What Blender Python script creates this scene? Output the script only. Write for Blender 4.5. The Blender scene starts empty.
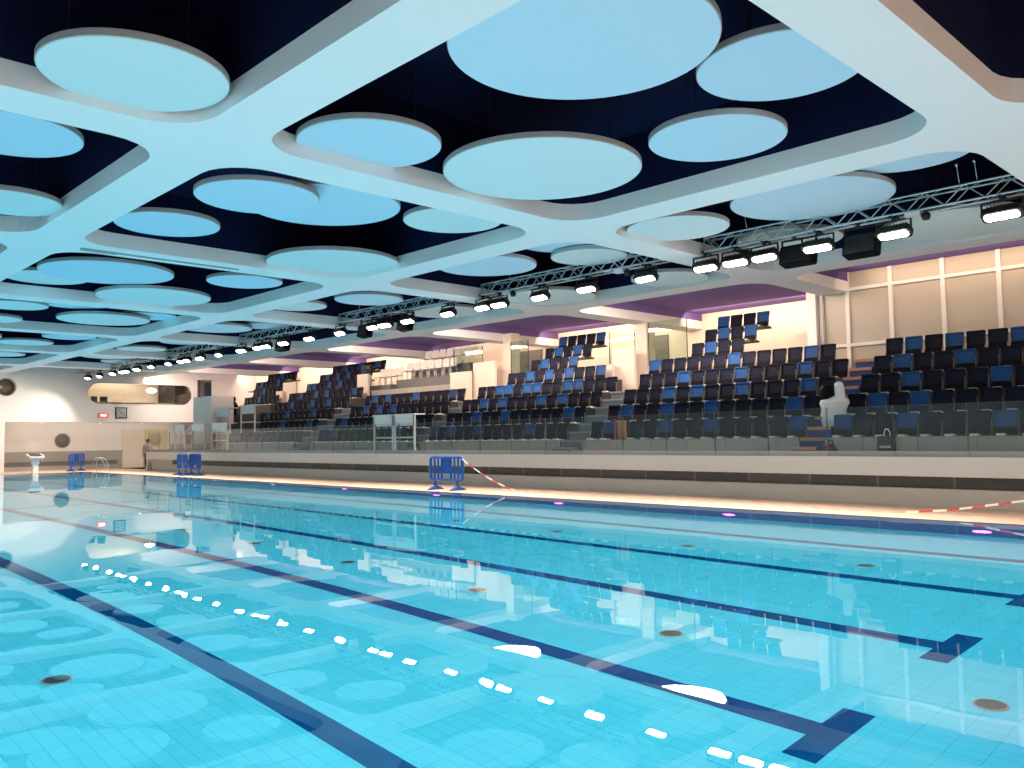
import bpy, bmesh, math, random
from mathutils import Vector, Matrix
random.seed(7)
PI = math.pi
SC = bpy.context.scene
COL = SC.collection

# ------------------------------------------------------------------ helpers
class MB:
    """collects shapes; build() links them as ONE mesh object"""
    def __init__(self): self.v = []; self.f = []; self.m = []; self.sm = []
    def add(self, vs, fs, mi=0, smooth=False):
        o = len(self.v); self.v += [tuple(p) for p in vs]
        for f in fs: self.f.append(tuple(o+i for i in f)); self.m.append(mi); self.sm.append(smooth)
        return self
    def box(self, a, b, mi=0, M=None):
        x0,y0,z0 = a; x1,y1,z1 = b
        vs = [(x0,y0,z0),(x1,y0,z0),(x1,y1,z0),(x0,y1,z0),(x0,y0,z1),(x1,y0,z1),(x1,y1,z1),(x0,y1,z1)]
        if M: vs = [M @ Vector(p) for p in vs]
        return self.add(vs, [(3,2,1,0),(4,5,6,7),(0,1,5,4),(1,2,6,5),(2,3,7,6),(3,0,4,7)], mi)
    def rbox(self, a, b, r, mi=0, M=None, n=3):
        """box whose plan-view (x,z) outline has rounded corners, extruded along y"""
        x0,y0,z0 = a; x1,y1,z1 = b
        pts = rrect((x0+x1)/2, (z0+z1)/2, (x1-x0)/2, (z1-z0)/2, r, n)
        return self.prism([(p[0], y0, p[1]) for p in pts], (0, y1-y0, 0), mi, M)
    def prism(self, pts, d, mi=0, M=None):
        n = len(pts); d = Vector(d)
        vs = [Vector(p) for p in pts] + [Vector(p)+d for p in pts]
        if M: vs = [M @ p for p in vs]
        fs = [tuple(range(n)), tuple(range(2*n-1, n-1, -1))] + [((i+1) % n, i, n+i, n+(i+1) % n) for i in range(n)]
        return self.add(vs, fs, mi)
    def tube(self, pts, r, n=8, mi=0, cap=True, closed=False):
        pts = [Vector(p) for p in pts]; N = len(pts); rings = []
        rs = r if isinstance(r, (list, tuple)) else [r]*N
        up = None
        for i, p in enumerate(pts):
            if closed: t = (pts[(i+1) % N]-pts[i-1])
            else: t = pts[min(i+1, N-1)]-pts[max(i-1, 0)]
            t.normalize()
            if up is None:
                up = Vector((0,0,1)) if abs(t.z) < .9 else Vector((0,1,0))
            a = t.cross(up)
            if a.length < 1e-4: a = t.cross(Vector((1,0,0)))
            a.normalize(); b = t.cross(a).normalized(); up = -b if b.dot(up) < 0 else b
            a = t.cross(up).normalized(); b = up
            rings.append([p + rs[i]*(math.cos(2*PI*k/n)*a + math.sin(2*PI*k/n)*b) for k in range(n)])
        vs = [q for R in rings for q in R]; fs = []
        for i in range(N if closed else N-1):
            j = (i+1) % N
            for k in range(n):
                fs.append((i*n+k, i*n+(k+1) % n, j*n+(k+1) % n, j*n+k))
        self.add(vs, fs, mi, True)
        if cap and not closed:
            self.add(rings[0], [tuple(range(n))], mi); self.add(rings[-1], [tuple(reversed(range(n)))], mi)
        return self
    def lathe(self, prof, c=(0,0,0), n=32, mi=0, smooth=True, axis='z'):
        vs = []; fs = []
        for (r, z) in prof:
            for k in range(n):
                a = 2*PI*k/n
                if axis == 'z': vs.append((c[0]+r*math.cos(a), c[1]+r*math.sin(a), c[2]+z))
                elif axis == 'x': vs.append((c[0]+z, c[1]+r*math.cos(a), c[2]+r*math.sin(a)))
                else: vs.append((c[0]+r*math.cos(a), c[1]+z, c[2]+r*math.sin(a)))
        for i in range(len(prof)-1):
            for k in range(n):
                fs.append((i*n+k, i*n+(k+1) % n, (i+1)*n+(k+1) % n, (i+1)*n+k))
        self.add(vs, fs, mi, smooth)
        if prof[0][0] > 1e-6: self.add(vs[:n], [tuple(reversed(range(n)))], mi)
        if prof[-1][0] > 1e-6: self.add(vs[-n:], [tuple(range(n))], mi)
        return self
    def mesh(self, name, mats):
        me = bpy.data.meshes.new(name)
        me.from_pydata(self.v, [], self.f)
        if not isinstance(mats, (list, tuple)): mats = [mats]
        for m in mats: me.materials.append(m)
        me.polygons.foreach_set('material_index', self.m)
        me.polygons.foreach_set('use_smooth', self.sm)
        bm = bmesh.new(); bm.from_mesh(me); bmesh.ops.recalc_face_normals(bm, faces=bm.faces); bm.to_mesh(me); bm.free()
        me.update(); return me
    def build(self, name, mats, parent=None, loc=(0,0,0), rot=(0,0,0)):
        return link(name, self.mesh(name, mats), parent, loc, rot)
def rrect(cx, cy, hx, hy, r, n=4):
    out = []
    for (sx, sy, a0) in ((1,1,0),(-1,1,PI/2),(-1,-1,PI),(1,-1,1.5*PI)):
        for k in range(n+1):
            a = a0 + PI/2*k/n
            out.append((cx+sx*(hx-r)+r*math.cos(a), cy+sy*(hy-r)+r*math.sin(a)))
    return out
def link(name, data, parent=None, loc=(0,0,0), rot=(0,0,0)):
    o = bpy.data.objects.new(name, data); COL.objects.link(o)
    o.location = loc; o.rotation_euler = rot
    if parent: o.parent = parent
    return o
def tag(o, label, cat, group=None, kind=None):
    o['label'] = label; o['category'] = cat
    if group: o['group'] = group
    if kind: o['kind'] = kind
    return o
def thing(name, label, cat, loc=(0,0,0), rz=0, group=None):
    return tag(link(name, None, None, loc, (0,0,rz)), label, cat, group)
def dup(root, loc, rz=None, label=None, group=None):
    r = root.copy(); COL.objects.link(r); r.location = loc
    if rz is not None: r.rotation_euler = (0,0,rz)
    if label: r['label'] = label
    if group: r['group'] = group
    for ch in list(root.children):
        c = ch.copy(); COL.objects.link(c); c.parent = r
        for g in list(ch.children):
            d = g.copy(); COL.objects.link(d); d.parent = c
    return r
def struct(o, label=None, cat=None):
    o['kind'] = 'structure'
    if label: o['label'] = label
    if cat: o['category'] = cat
    return o
ORD = ['first','second','third','fourth','fifth','sixth','seventh','eighth','ninth','tenth','eleventh','twelfth','thirteenth','fourteenth','fifteenth','sixteenth','seventeenth','eighteenth','nineteenth','twentieth']
ORD += ['twenty-'+w for w in ORD[:9]] + ['thirtieth'] + ['thirty-'+w for w in ORD[:9]]

# ------------------------------------------------------------------ materials
def new_mat(name):
    m = bpy.data.materials.new(name); m.use_nodes = True
    return m, m.node_tree.nodes, m.node_tree.links, m.node_tree.nodes['Principled BSDF']
def mat(name, col, rough=.5, metal=0., spec=.5, var=0., vscale=3., bump=0., bscale=40.):
    m, N, L, b = new_mat(name)
    b.inputs['Base Color'].default_value = (*col, 1); b.inputs['Roughness'].default_value = rough
    b.inputs['Metallic'].default_value = metal; b.inputs['Specular IOR Level'].default_value = spec
    if var or bump:
        tc = N.new('ShaderNodeTexCoord')
    if var:
        n = N.new('ShaderNodeTexNoise'); n.inputs['Scale'].default_value = vscale; n.inputs['Detail'].default_value = 4
        L.new(tc.outputs['Object'], n.inputs['Vector'])
        mx = N.new('ShaderNodeMix'); mx.data_type = 'RGBA'
        mx.inputs[6].default_value = (*[c*(1-var) for c in col], 1); mx.inputs[7].default_value = (*[min(1, c*(1+var)) for c in col], 1)
        L.new(n.outputs['Fac'], mx.inputs[0]); L.new(mx.outputs[2], b.inputs['Base Color'])
    if bump:
        n2 = N.new('ShaderNodeTexNoise'); n2.inputs['Scale'].default_value = bscale
        L.new(tc.outputs['Object'], n2.inputs['Vector'])
        bp = N.new('ShaderNodeBump'); bp.inputs['Strength'].default_value = bump; bp.inputs['Distance'].default_value = .01
        L.new(n2.outputs['Fac'], bp.inputs['Height']); L.new(bp.outputs['Normal'], b.inputs['Normal'])
    return m
def emis(name, col, s):
    m, N, L, b = new_mat(name)
    b.inputs['Base Color'].default_value = (0,0,0,1); b.inputs['Emission Color'].default_value = (*col, 1); b.inputs['Emission Strength'].default_value = s
    return m
def tiles(name, c1, c2, grout, sx, sy, gw, rough=.35, var=.5, plane='xy', spec=.5):
    """rectangular tiles with grout lines and slight tile to tile change of tone, in object coordinates"""
    m, N, L, b = new_mat(name)
    tc = N.new('ShaderNodeTexCoord'); sp = N.new('ShaderNodeSeparateXYZ'); L.new(tc.outputs['Object'], sp.inputs[0])
    def mth(op, a, bb=None):
        n = N.new('ShaderNodeMath'); n.operation = op
        for i, x in enumerate((a, bb)):
            if x is None: continue
            if isinstance(x, (int, float)): n.inputs[i].default_value = x
            else: L.new(x, n.inputs[i])
        return n.outputs[0]
    ax = {'x': 0, 'y': 1, 'z': 2}
    u = mth('DIVIDE', sp.outputs[ax[plane[0]]], sx); v = mth('DIVIDE', sp.outputs[ax[plane[1]]], sy)
    fu = mth('FRACT', u); fv = mth('FRACT', v)
    g = mth('MAXIMUM', mth('LESS_THAN', fu, gw/sx), mth('LESS_THAN', fv, gw/sy))
    cb = N.new('ShaderNodeCombineXYZ'); L.new(mth('FLOOR', u), cb.inputs[0]); L.new(mth('FLOOR', v), cb.inputs[1])
    wn = N.new('ShaderNodeTexWhiteNoise'); wn.noise_dimensions = '3D'; L.new(cb.outputs[0], wn.inputs['Vector'])
    mx = N.new('ShaderNodeMix'); mx.data_type = 'RGBA'; mx.inputs[6].default_value = (*c1, 1); mx.inputs[7].default_value = (*c2, 1)
    L.new(mth('MULTIPLY', wn.outputs['Value'], var*2), mx.inputs[0])
    m2 = N.new('ShaderNodeMix'); m2.data_type = 'RGBA'; L.new(g, m2.inputs[0]); L.new(mx.outputs[2], m2.inputs[6]); m2.inputs[7].default_value = (*grout, 1)
    L.new(m2.outputs[2], b.inputs['Base Color']); b.inputs['Roughness'].default_value = rough; b.inputs['Specular IOR Level'].default_value = spec
    return m
def glass_mat(name, tint=(.93,.97,.94), ior=1.45):
    m, N, L, b = new_mat(name)
    N.remove(b); out = N['Material Output']
    tr = N.new('ShaderNodeBsdfTransparent'); tr.inputs[0].default_value = (*tint, 1)
    gl = N.new('ShaderNodeBsdfGlossy'); gl.inputs['Roughness'].default_value = .0
    fr = N.new('ShaderNodeFresnel'); ge = N.new('ShaderNodeNewGeometry'); mr = N.new('ShaderNodeMapRange')
    mr.inputs['To Min'].default_value = ior; mr.inputs['To Max'].default_value = 1/ior
    L.new(ge.outputs['Backfacing'], mr.inputs['Value']); L.new(mr.outputs[0], fr.inputs['IOR'])
    mx = N.new('ShaderNodeMixShader'); L.new(fr.outputs[0], mx.inputs[0]); L.new(tr.outputs[0], mx.inputs[1]); L.new(gl.outputs[0], mx.inputs[2])
    L.new(mx.outputs[0], out.inputs['Surface'])
    return m

M_CEIL = mat('white_ceiling_paint', (.86,.86,.85), .8, spec=.2, var=.015, vscale=.7)
M_NAVY = mat('navy_ceiling_void', (.007,.010,.042), .85, spec=.1)
M_NAVYLIT = mat('navy_void_lit_purple', (.17,.12,.33), .85, spec=.1)  # same navy void, with the light over the stands put into its colour
M_DISC = mat('acoustic_disc_white', (.68,.80,.81), .9, spec=.1)
M_DISCB = mat('acoustic_disc_blue_lit', (.55,.74,.86), .9, spec=.1)  # same disc, with the bluer light on it put into the colour
M_BAND = mat('disc_edge_grey', (.42,.41,.40), .8, spec=.2)
M_DECK = tiles('deck_tile_cream', (.74,.50,.37), (.64,.43,.31), (.50,.36,.28), .3, .3, .008, .45)
M_POOL = tiles('pool_floor_tile', (.062,.575,.79), (.078,.615,.83), (.025,.43,.60), .25, .125, .006, .5, var=.4, spec=0.)
M_LANE = tiles('lane_line_tile', (.001,.060,.20), (.002,.075,.24), (.001,.055,.17), .25, .125, .006, .5, spec=0.)
M_WALLM = tiles('pool_wall_mosaic', (.02,.12,.36), (.05,.22,.50), (.08,.22,.42), .1, .1, .008, .5, plane='xz', spec=0.)
M_WALLMY = tiles('pool_wall_mosaic_end', (.02,.12,.36), (.05,.22,.50), (.08,.22,.42), .1, .1, .008, .5, plane='yz', spec=0.)
M_WHITE = mat('white_wall_paint', (.80,.78,.75), .7, spec=.3, var=.03, vscale=.6)
M_CREAM = mat('cream_wall_paint', (.78,.70,.60), .7, spec=.3, var=.03, vscale=.8)
M_BENCH = mat('ledge_concrete_white', (.80,.75,.68), .55, var=.05, vscale=1.2)
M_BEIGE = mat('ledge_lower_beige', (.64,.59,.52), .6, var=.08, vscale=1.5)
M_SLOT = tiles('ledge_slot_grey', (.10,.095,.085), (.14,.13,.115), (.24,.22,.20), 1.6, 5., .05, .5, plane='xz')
M_KERB = tiles('kerb_grey', (.36,.34,.31), (.46,.42,.38), (.22,.2,.19), 1.5, 3., .02, .4, plane='xz')
M_TERR = mat('terrace_dark_grey', (.055,.055,.06), .7, var=.15, vscale=2)
M_RISER = tiles('terrace_front_grey', (.30,.31,.29), (.36,.36,.33), (.18,.18,.17), 1.2, 4., .02, .55, plane='xz')
M_SEATD = mat('seat_plastic_navy', (.010,.012,.026), .6, spec=.08)
M_SEATB = mat('seat_plastic_blue', (.014,.064,.20), .6, spec=.15)
M_BLACK = mat('black_plastic', (.006,.006,.008), .6, spec=.08)
M_FOOT = mat('pale_bracket', (.72,.70,.66), .4)
M_POST = mat('tan_arm_post', (.20,.16,.13), .5)
M_GLASS = glass_mat('clear_glass', (.95,.965,.955), 1.6)
M_GLASSG = glass_mat('greenish_glass', (.80,.88,.82))
M_ALU = mat('truss_aluminium', (.60,.62,.63), .35, .85)
M_STEEL = mat('polished_steel', (.75,.76,.77), .15, 1.)
M_DARK = mat('dark_metal', (.022,.018,.018), .55, .2)
M_LAMP = emis('flood_lens_glow', (1,.93,.85), 28)
M_BIGL = emis('round_light_glow', (1,.95,.88), 14)
M_LED = emis('magenta_led', (1,.10,.8), 18)
M_BARR = mat('blue_barrier_plastic', (.012,.085,.36), .4)
M_TAPEW = mat('tape_white', (.85,.82,.8), .4); M_TAPER = mat('tape_red', (.62,.08,.05), .4)
M_DESK = mat('white_desk_laminate', (.80,.82,.80), .5)
M_ORANGE = mat('orange_wood', (.46,.20,.075), .5, var=.2, vscale=6)
M_RED = mat('red_plastic', (.55,.06,.03), .5)
M_STBLUE = mat('stair_blue', (.025,.06,.20), .6); M_STOR = mat('stair_salmon', (.50,.22,.13), .6)
M_STGREY = mat('stair_grey', (.16,.17,.18), .6); M_STWH = mat('stair_nosing_pale', (.26,.29,.33), .5)
M_DGREY = mat('dark_grey_door', (.16,.155,.145), .5)
M_PANEL = mat('translucent_wall_panel', (.52,.46,.37), .35, var=.03, vscale=.6)
M_MULL = mat('white_mullion', (.85,.82,.78), .4)
M_GREYW = mat('grey_wall_band', (.36,.36,.35), .6)
M_DRAIN = mat('drain_dark', (.02,.07,.09), .4, .3)
M_CLOTH = mat('white_cloth', (.78,.76,.73), .9, bump=.4, bscale=9)
M_CHAIRW = mat('white_chair_plastic', (.90,.88,.84), .45)
M_SKIN = mat('skin', (.55,.34,.25), .6); M_HAIR = mat('dark_hair', (.02,.015,.012), .6)
M_SHIRT = mat('grey_top', (.34,.33,.34), .9); M_TROUS = mat('dark_trousers', (.05,.05,.06), .9)
M_YELL = mat('pale_yellow_panel', (.72,.60,.36), .6)
M_BRONZE = mat('porthole_bronze', (.16,.11,.075), .3, .5)

# ------------------------------------------------------------------ dimensions
PX0, PX1, PY0, PY1, PD = -50.95, -0.95, -9.05, 15.95, 1.83     # pool
XW = -53.8                                                     # end wall
ZB = 5.6                                                       # ceiling beam underside
BX = [3.99 - 7.5*i for i in range(9)]                          # beam centre lines across the hall: 3.99, -3.51, -11.01 ...
BY = [-9.85, -2.44, 4.97, 12.35, 19.77]
HW = .41
YB = 27.8                                                      # back wall of the stands
def bayx(i): return (BX[i+1]+HW, BX[i]-HW)

# ------------------------------------------------------------------ pool shell
b = MB()
b.box((PX0-6, PY1, -2.2), (6, 19.2, 0)); b.box((PX0-6, -12, -2.2), (6, PY0, 0))
b.box((PX1, PY0, -2.2), (6, PY1, 0)); b.box((PX0-6, PY0, -2.2), (PX0, PY1, 0))
struct(b.build('floor', M_DECK), 'cream tiled pool deck', 'deck')
b = MB(); b.box((PX0, PY0, -PD-.2), (PX1, PY1, -PD))
struct(b.build('floor_pool', M_POOL), 'turquoise tiled pool floor under water', 'pool floor')
b = MB(); b.box((PX0, PY1-.02, -PD), (PX1, PY1-.001, -.012)); b.box((PX0, PY0+.001, -PD), (PX1, PY0+.02, -.012))
struct(b.build('wall_pool_long_sides', M_WALLM))
b = MB(); b.box((PX0+.001, PY0+.02, -PD), (PX0+.02, PY1-.02, -.012)); b.box((PX1-.02, PY0+.02, -PD), (PX1-.001, PY1-.02, -.012))
struct(b.build('wall_pool_short_sides', M_WALLMY))
b = MB(); Z = -PD+.004
LY = [3.54 + 2.5*k for k in range(-5, 5)]
for y in LY:
    if y < PY0+.6: continue
    b.box((PX0+2.0, y-.125, -PD-.001), (PX1-2.0, y+.125, Z))
    for x in (PX1-2.0, PX0+2.0): b.box((x-.125, y-.49, -PD-.001), (x+.125, y+.49, Z+.0005))
b.box((-25.75, PY0+.1, -PD-.001), (-25.5, PY1-.1, Z-.001))
struct(b.build('trim_lane_lines', M_LANE), 'dark blue lane lines with cross bars on the pool floor', 'lane lines')

# water: one clear refracting surface
m, N, L, bs = new_mat('pool_water')
N.remove(bs); gl = N.new('ShaderNodeBsdfGlass'); gl.inputs['IOR'].default_value = 1.333; gl.inputs['Roughness'].default_value = 0
gl.inputs['Color'].default_value = (.97,1,1,1)
tc = N.new('ShaderNodeTexCoord'); nz = N.new('ShaderNodeTexNoise'); nz.inputs['Scale'].default_value = .9; nz.inputs['Detail'].default_value = 2
L.new(tc.outputs['Object'], nz.inputs['Vector'])
bp = N.new('ShaderNodeBump'); bp.inputs['Strength'].default_value = .25; bp.inputs['Distance'].default_value = .006
L.new(nz.outputs['Fac'], bp.inputs['Height']); L.new(bp.outputs['Normal'], gl.inputs['Normal'])
L.new(gl.outputs[0], N['Material Output'].inputs['Surface'])
b = MB(); b.add([(PX0,PY0,-.012),(PX1,PY0,-.012),(PX1,PY1,-.012),(PX0,PY1,-.012)], [(0,1,2,3)])
wo = struct(b.build('water', m), 'still clear pool water', 'water')

# drains
n = 0
d0 = None
for j, y in enumerate((2.36, 7.27, 11.95)):
    for i in range(11):
        x = -2.25 - 2.97*i
        if j == 0 and i > 4: continue
        if j == 0 and i < 1: continue
        if d0 is None:
            d0 = thing('floor_drain', 'x', 'drain', (x, y, -PD)); d0.scale = (.66,.66,1)
            MB().lathe([(.165,.012),(.17,.022),(.19,.012),(.19,.001),(.165,.001),(.165,.012)], n=28).build('rim', M_GREYW, d0)
            q = MB(); q.lathe([(.163,.001),(.163,.016)], n=28)
            for k in range(-3, 4): q.box((k*.045-.008,-.14+abs(k)*.012,.016),(k*.045+.008,.14-abs(k)*.012,.022))
            q.build('grate', M_DRAIN, d0); o = d0
        else: o = dup(d0, (x, y, -PD))
        o['label'] = 'round pool floor drain, %s from right in the %s line from the viewer' % (ORD[i], ORD[j])
        o['group'] = 'round drains in the pool floor'
# underwater LED lamps
l0 = None
for i in range(10):
    x = -4.93 - 4.92*i
    if l0 is None:
        l0 = thing('underwater_lamp', 'x', 'lamp', (x, PY1-.02, -1.25))
        MB().lathe([(.17,0),(.17,-.015),(.15,-.02)], n=28, axis='y').build('bezel', M_STEEL, l0)
        MB().lathe([(.148,-.02),(.10,-.05),(.0,-.06)], n=28, axis='y').build('lens', M_LED, l0); o = l0
    else: o = dup(l0, (x, PY1-.02, -1.25))
    o['label'] = 'small magenta lamp in the far pool edge, %s from the right' % ORD[i]; o['group'] = 'magenta pool edge lamps'

# ------------------------------------------------------------------ ceiling grid
def ray_square(px, py, x0, x1, y0, y1):
    cx, cy = (x0+x1)/2, (y0+y1)/2
    dx, dy = px-cx, py-cy
    t = min(((x1-cx)/abs(dx)) if abs(dx) > 1e-9 else 1e9, ((y1-cy)/abs(dy)) if abs(dy) > 1e-9 else 1e9)
    return (cx+dx*t, cy+dy*t)
def coffer(mb, x0, x1, y0, y1, hx0, hx1, hy0, hy1, rad, ztop, navy, square_back=False):
    pts = []
    seg = 6
    for (sx, sy, a0) in ((1,1,0),(-1,1,PI/2),(-1,-1,PI),(1,-1,1.5*PI)):
        r = .02 if (square_back and sy > 0) else rad
        cx = (hx1-r) if sx > 0 else (hx0+r); cy = (hy1-r) if sy > 0 else (hy0+r)
        for k in range(seg+1):
            a = a0+PI/2*k/seg; pts.append((cx+r*math.cos(a), cy+r*math.sin(a)))
    n = len(pts)
    # outer loop: nearest point on the cell border, corners exact
    out = []
    for i, p in enumerate(pts):
        c = i // (seg+1); k = i % (seg+1)
        X = x1 if c in (0,3) else x0; Y = y1 if c in (0,1) else y0
        if k == seg//2: out.append((X, Y))
        elif (c in (0,2)) == (k < seg//2): out.append((X, p[1]))
        else: out.append((p[0], Y))
    vs = [(p[0],p[1],ZB) for p in out] + [(p[0],p[1],ZB) for p in pts]
    mb.add(vs, [(i, (i+1) % n, n+(i+1) % n, n+i) for i in range(n)], 0)
    vs = [(p[0],p[1],ZB) for p in pts] + [(p[0],p[1],ZB+.31) for p in pts]
    mb.add(vs, [(i, (i+1) % n, n+(i+1) % n, n+i) for i in range(n)], 0)
    vs = [(p[0],p[1],ZB+.31) for p in pts] + [(p[0],p[1],ztop) for p in pts]
    mb.add(vs, [(i, (i+1) % n, n+(i+1) % n, n+i) for i in range(n)], navy)
    mb.add([(p[0],p[1],ztop) for p in pts], [tuple(range(n))], navy)
cb = MB()
for i in range(8):
    for j in range(4):
        hx0, hx1 = bayx(i); 
        coffer(cb, BX[i+1], BX[i], BY[j], BY[j+1], hx0, hx1, BY[j]+HW, BY[j+1]-HW, .75, 6.95, 1)
    hx0, hx1 = bayx(i)
    coffer(cb, BX[i+1], BX[i], BY[4], YB+.3, hx0, hx1, BY[4]+HW, YB, .75, 6.18, 2, True)
cb.box((-56.2, -9.9, 7.0), (4.2, YB+.4, 7.1), 1)
ce = struct(cb.build('ceiling', [M_CEIL, M_NAVY, M_NAVYLIT]), 'white coffered ceiling grid with deep navy recesses', 'ceiling')

# ceiling discs
DS = [(-9.70,3.51,5.72,1.01,0),(-13.39,3.07,5.95,.98,1),(-16.34,3.80,5.72,.85,0),
(-22.29,7.43,5.85,1.56,1),(-24.56,6.64,5.97,1.0,0),(-24.44,9.43,5.72,1.53,0),(-21.25,10.61,5.85,.98,1),
(-16.55,6.63,5.85,.98,1),(-13.25,6.84,5.72,1.03,1),(-13.64,8.38,5.93,1.42,1),(-12.63,10.69,5.85,.98,0),(-17.17,10.81,5.72,1.54,0),
(-5.79,6.74,5.75,1.45,1),(-10.00,6.90,5.80,1.03,1),(-9.03,9.48,5.72,1.55,0),(-6.50,10.48,5.80,.97,1),(-4.84,9.28,5.95,1.0,1),
(-9.77,14.19,5.72,1.02,0),(-7.30,14.94,5.92,1.46,1),(-5.19,13.95,6.06,1.05,1),(-5.75,17.95,5.65,1.36,0),(-9.06,17.45,5.85,1.13,0),
(-15.33,14.05,5.80,1.23,1),(-13.00,14.37,6.05,1.1,1),(-13.33,15.60,5.92,.93,0),(-16.9,17.93,5.63,1.38,0),(-12.85,18.25,5.63,1.0,0),
(-21.37,14.70,5.80,1.03,1),(-24.40,13.9,5.90,1.02,0),(-21.7,17.98,5.76,1.32,0),
(-30.75,14.23,5.85,1.28,1),(-30.07,15.9,6.0,.89,1),
(-28.98,6.94,5.80,.95,0),(-28.53,8.57,5.95,.98,1),(-30.16,9.96,5.75,1.44,0),(-29.50,11.2,5.9,.9,1),(-31.9,7.0,5.72,.9,0),
(-39.4,9.9,5.80,1.05,0),(-37.0,10.9,5.88,.98,1),(-37.6,7.4,5.75,1.2,0),(-44.6,9.9,5.75,1.3,0),(-46.6,7.0,5.8,1.0,1),
(-39.2,14.6,5.80,1.05,0),(-36.0,15.2,5.88,1.0,1),(-43.9,14.8,5.85,1.3,0),(-46.9,16.4,5.9,1.0,1)]
# recesses overhead, seen only mirrored in the water or at the frame's edge
for (ci, rj, pat) in ((1,1,1),(3,1,1),(4,1,0),(5,1,1),(0,1,1)):
    x0, x1 = bayx(ci); cx = (x0+x1)/2; cy = (BY[rj]+BY[rj+1])/2
    P = [(1.47,-1.92,1.45),(-1.77,.82,1.5),(.9,1.9,1.0)] if pat == 0 else [(-1.8,-2.0,1.0),(1.3,-.6,1.45),(-2.0,1.75,1.3)]
    if (ci, rj) == (1,2): P = []
    if (ci, rj) in ((1,1),): P = [(-.5,-1.0,1.3),(2.0,1.6,1.0)]
    for (dx, dy, r) in P: DS.append((cx+dx, cy+dy, 5.78, r, 0))
def colname(x):
    i = int((3.99-x)//7.5); return ORD[max(0, i)]
def rowname(y):
    return ['overhead near','overhead','middle','truss'][max(0, min(3, [k for k in range(4) if y > BY[k]][-1]))]
dmesh = {}
WIRE = MB().tube([(0,0,0),(0,0,1)], .006, 5).mesh('suspension_wire', M_DARK)
cnt = {}
for (x, y, z, r, c) in sorted(DS, key=lambda d: (-d[0], d[1])):
    key = (colname(x), rowname(y)); cnt[key] = cnt.get(key, 0)+1
    lab = 'round %s ceiling panel, %s in the %s recess from right, %s row' % ('blue-lit' if c else 'white', ORD[cnt[key]-1], key[0], key[1])
    t = thing('ceiling_disc', lab, 'ceiling panel', (x, y, z), 0, 'round hanging ceiling panels')
    rk = (round(r, 2), c)
    if rk not in dmesh:
        q = MB(); q.lathe([(r-.012,0),(r-.004,.008),(r-.004,.092),(r-.012,.10)], n=72, smooth=False)
        e = MB(); e.lathe([(r-.003,.012),(r+.004,.014),(r+.004,.088),(r-.003,.09),(r-.003,.012)], n=72, smooth=False)
        dmesh[rk] = (q.mesh('panel', M_DISCB if c else M_DISC), e.mesh('edge_band', M_BAND))
    link('panel', dmesh[rk][0], t); link('edge_band', dmesh[rk][1], t)['label'] = 'grey edge band'
    for k in range(3):
        a = .5+2*PI*k/3; o = link('suspension_wire', WIRE, t, (.7*r*math.cos(a), .7*r*math.sin(a), .09)); o.scale = (1, 1, 6.95-z-.09)

# surface track on a beam underside
t = thing('ceiling_track', 'thin grey cable track fixed under a white ceiling beam', 'cable track', (-18.55, 6.0, ZB))
MB().box((-.05,-.35,-.045),(.05,.35,0)).build('junction_box', M_GREYW, t)
MB().box((-.02,.35,-.03),(.02,3.1,0)).build('rail', M_GREYW, t)

# ------------------------------------------------------------------ lighting truss per recess
def truss_meshes(Lh):
    w = .15; r = .024
    ch = []
    for (sy, sz) in ((-1,-1),(1,-1),(-1,1),(1,1)):
        ch.append(MB().tube([(-Lh, sy*w, sz*w), (Lh, sy*w, sz*w)], r, 8))
    br = MB(); n = int(2*Lh/.33); st = 2*Lh/n
    for k in range(n):
        xa = -Lh+st*k; xb = xa+st; s = 1 if k % 2 else -1
        for sy in (-1, 1): br.tube([(xa, sy*w, -s*w), (xb, sy*w, s*w)], .014, 5)
        for sz in (-1, 1): br.tube([(xa, -s*w, sz*w), (xb, s*w, sz*w)], .011, 5)
    for x in (-Lh, Lh):
        for (a, c2) in (((-w,-w),(w,-w)),((w,-w),(w,w)),((w,w),(-w,w)),((-w,w),(-w,-w))):
            br.tube([(x, a[0], a[1]), (x, c2[0], c2[1])], .016, 5)
    return ch, br
TY, TZ = 16.4, 5.83
tr0 = None
TR = []
for i in range(1, 8):
    x0, x1 = bayx(i); cx = (x0+x1)/2
    if tr0 is None:
        tr0 = thing('lighting_truss', 'x', 'truss', (cx, TY, TZ))
        chs, br = truss_meshes(3.22)
        for c in chs: c.build('chord', M_ALU, tr0)
        br.build('bracing', M_ALU, tr0)
        for x in (-2.3, 2.05, 2.35):
            q = MB()
            q.tube([(x, -.15, .15), (x, 0, .62)], .01, 5); q.tube([(x, .15, .15), (x, 0, .62)], .01, 5)
            q.lathe([(.0,.52),(.035,.56),(.035,.66),(.0,.70)], (x,0,0), 10); q.tube([(x,0,.62),(x,0,6.95-TZ)], .008, 5)
            q.build('hanger', M_STEEL, tr0)
        o = tr0
    else: o = dup(tr0, (cx, TY, TZ))
    o['label'] = 'silver lattice lighting truss hung in the %s recess from the right' % ORD[i-1]; o['group'] = 'lighting trusses in a line'
    TR.append(cx)

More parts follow.
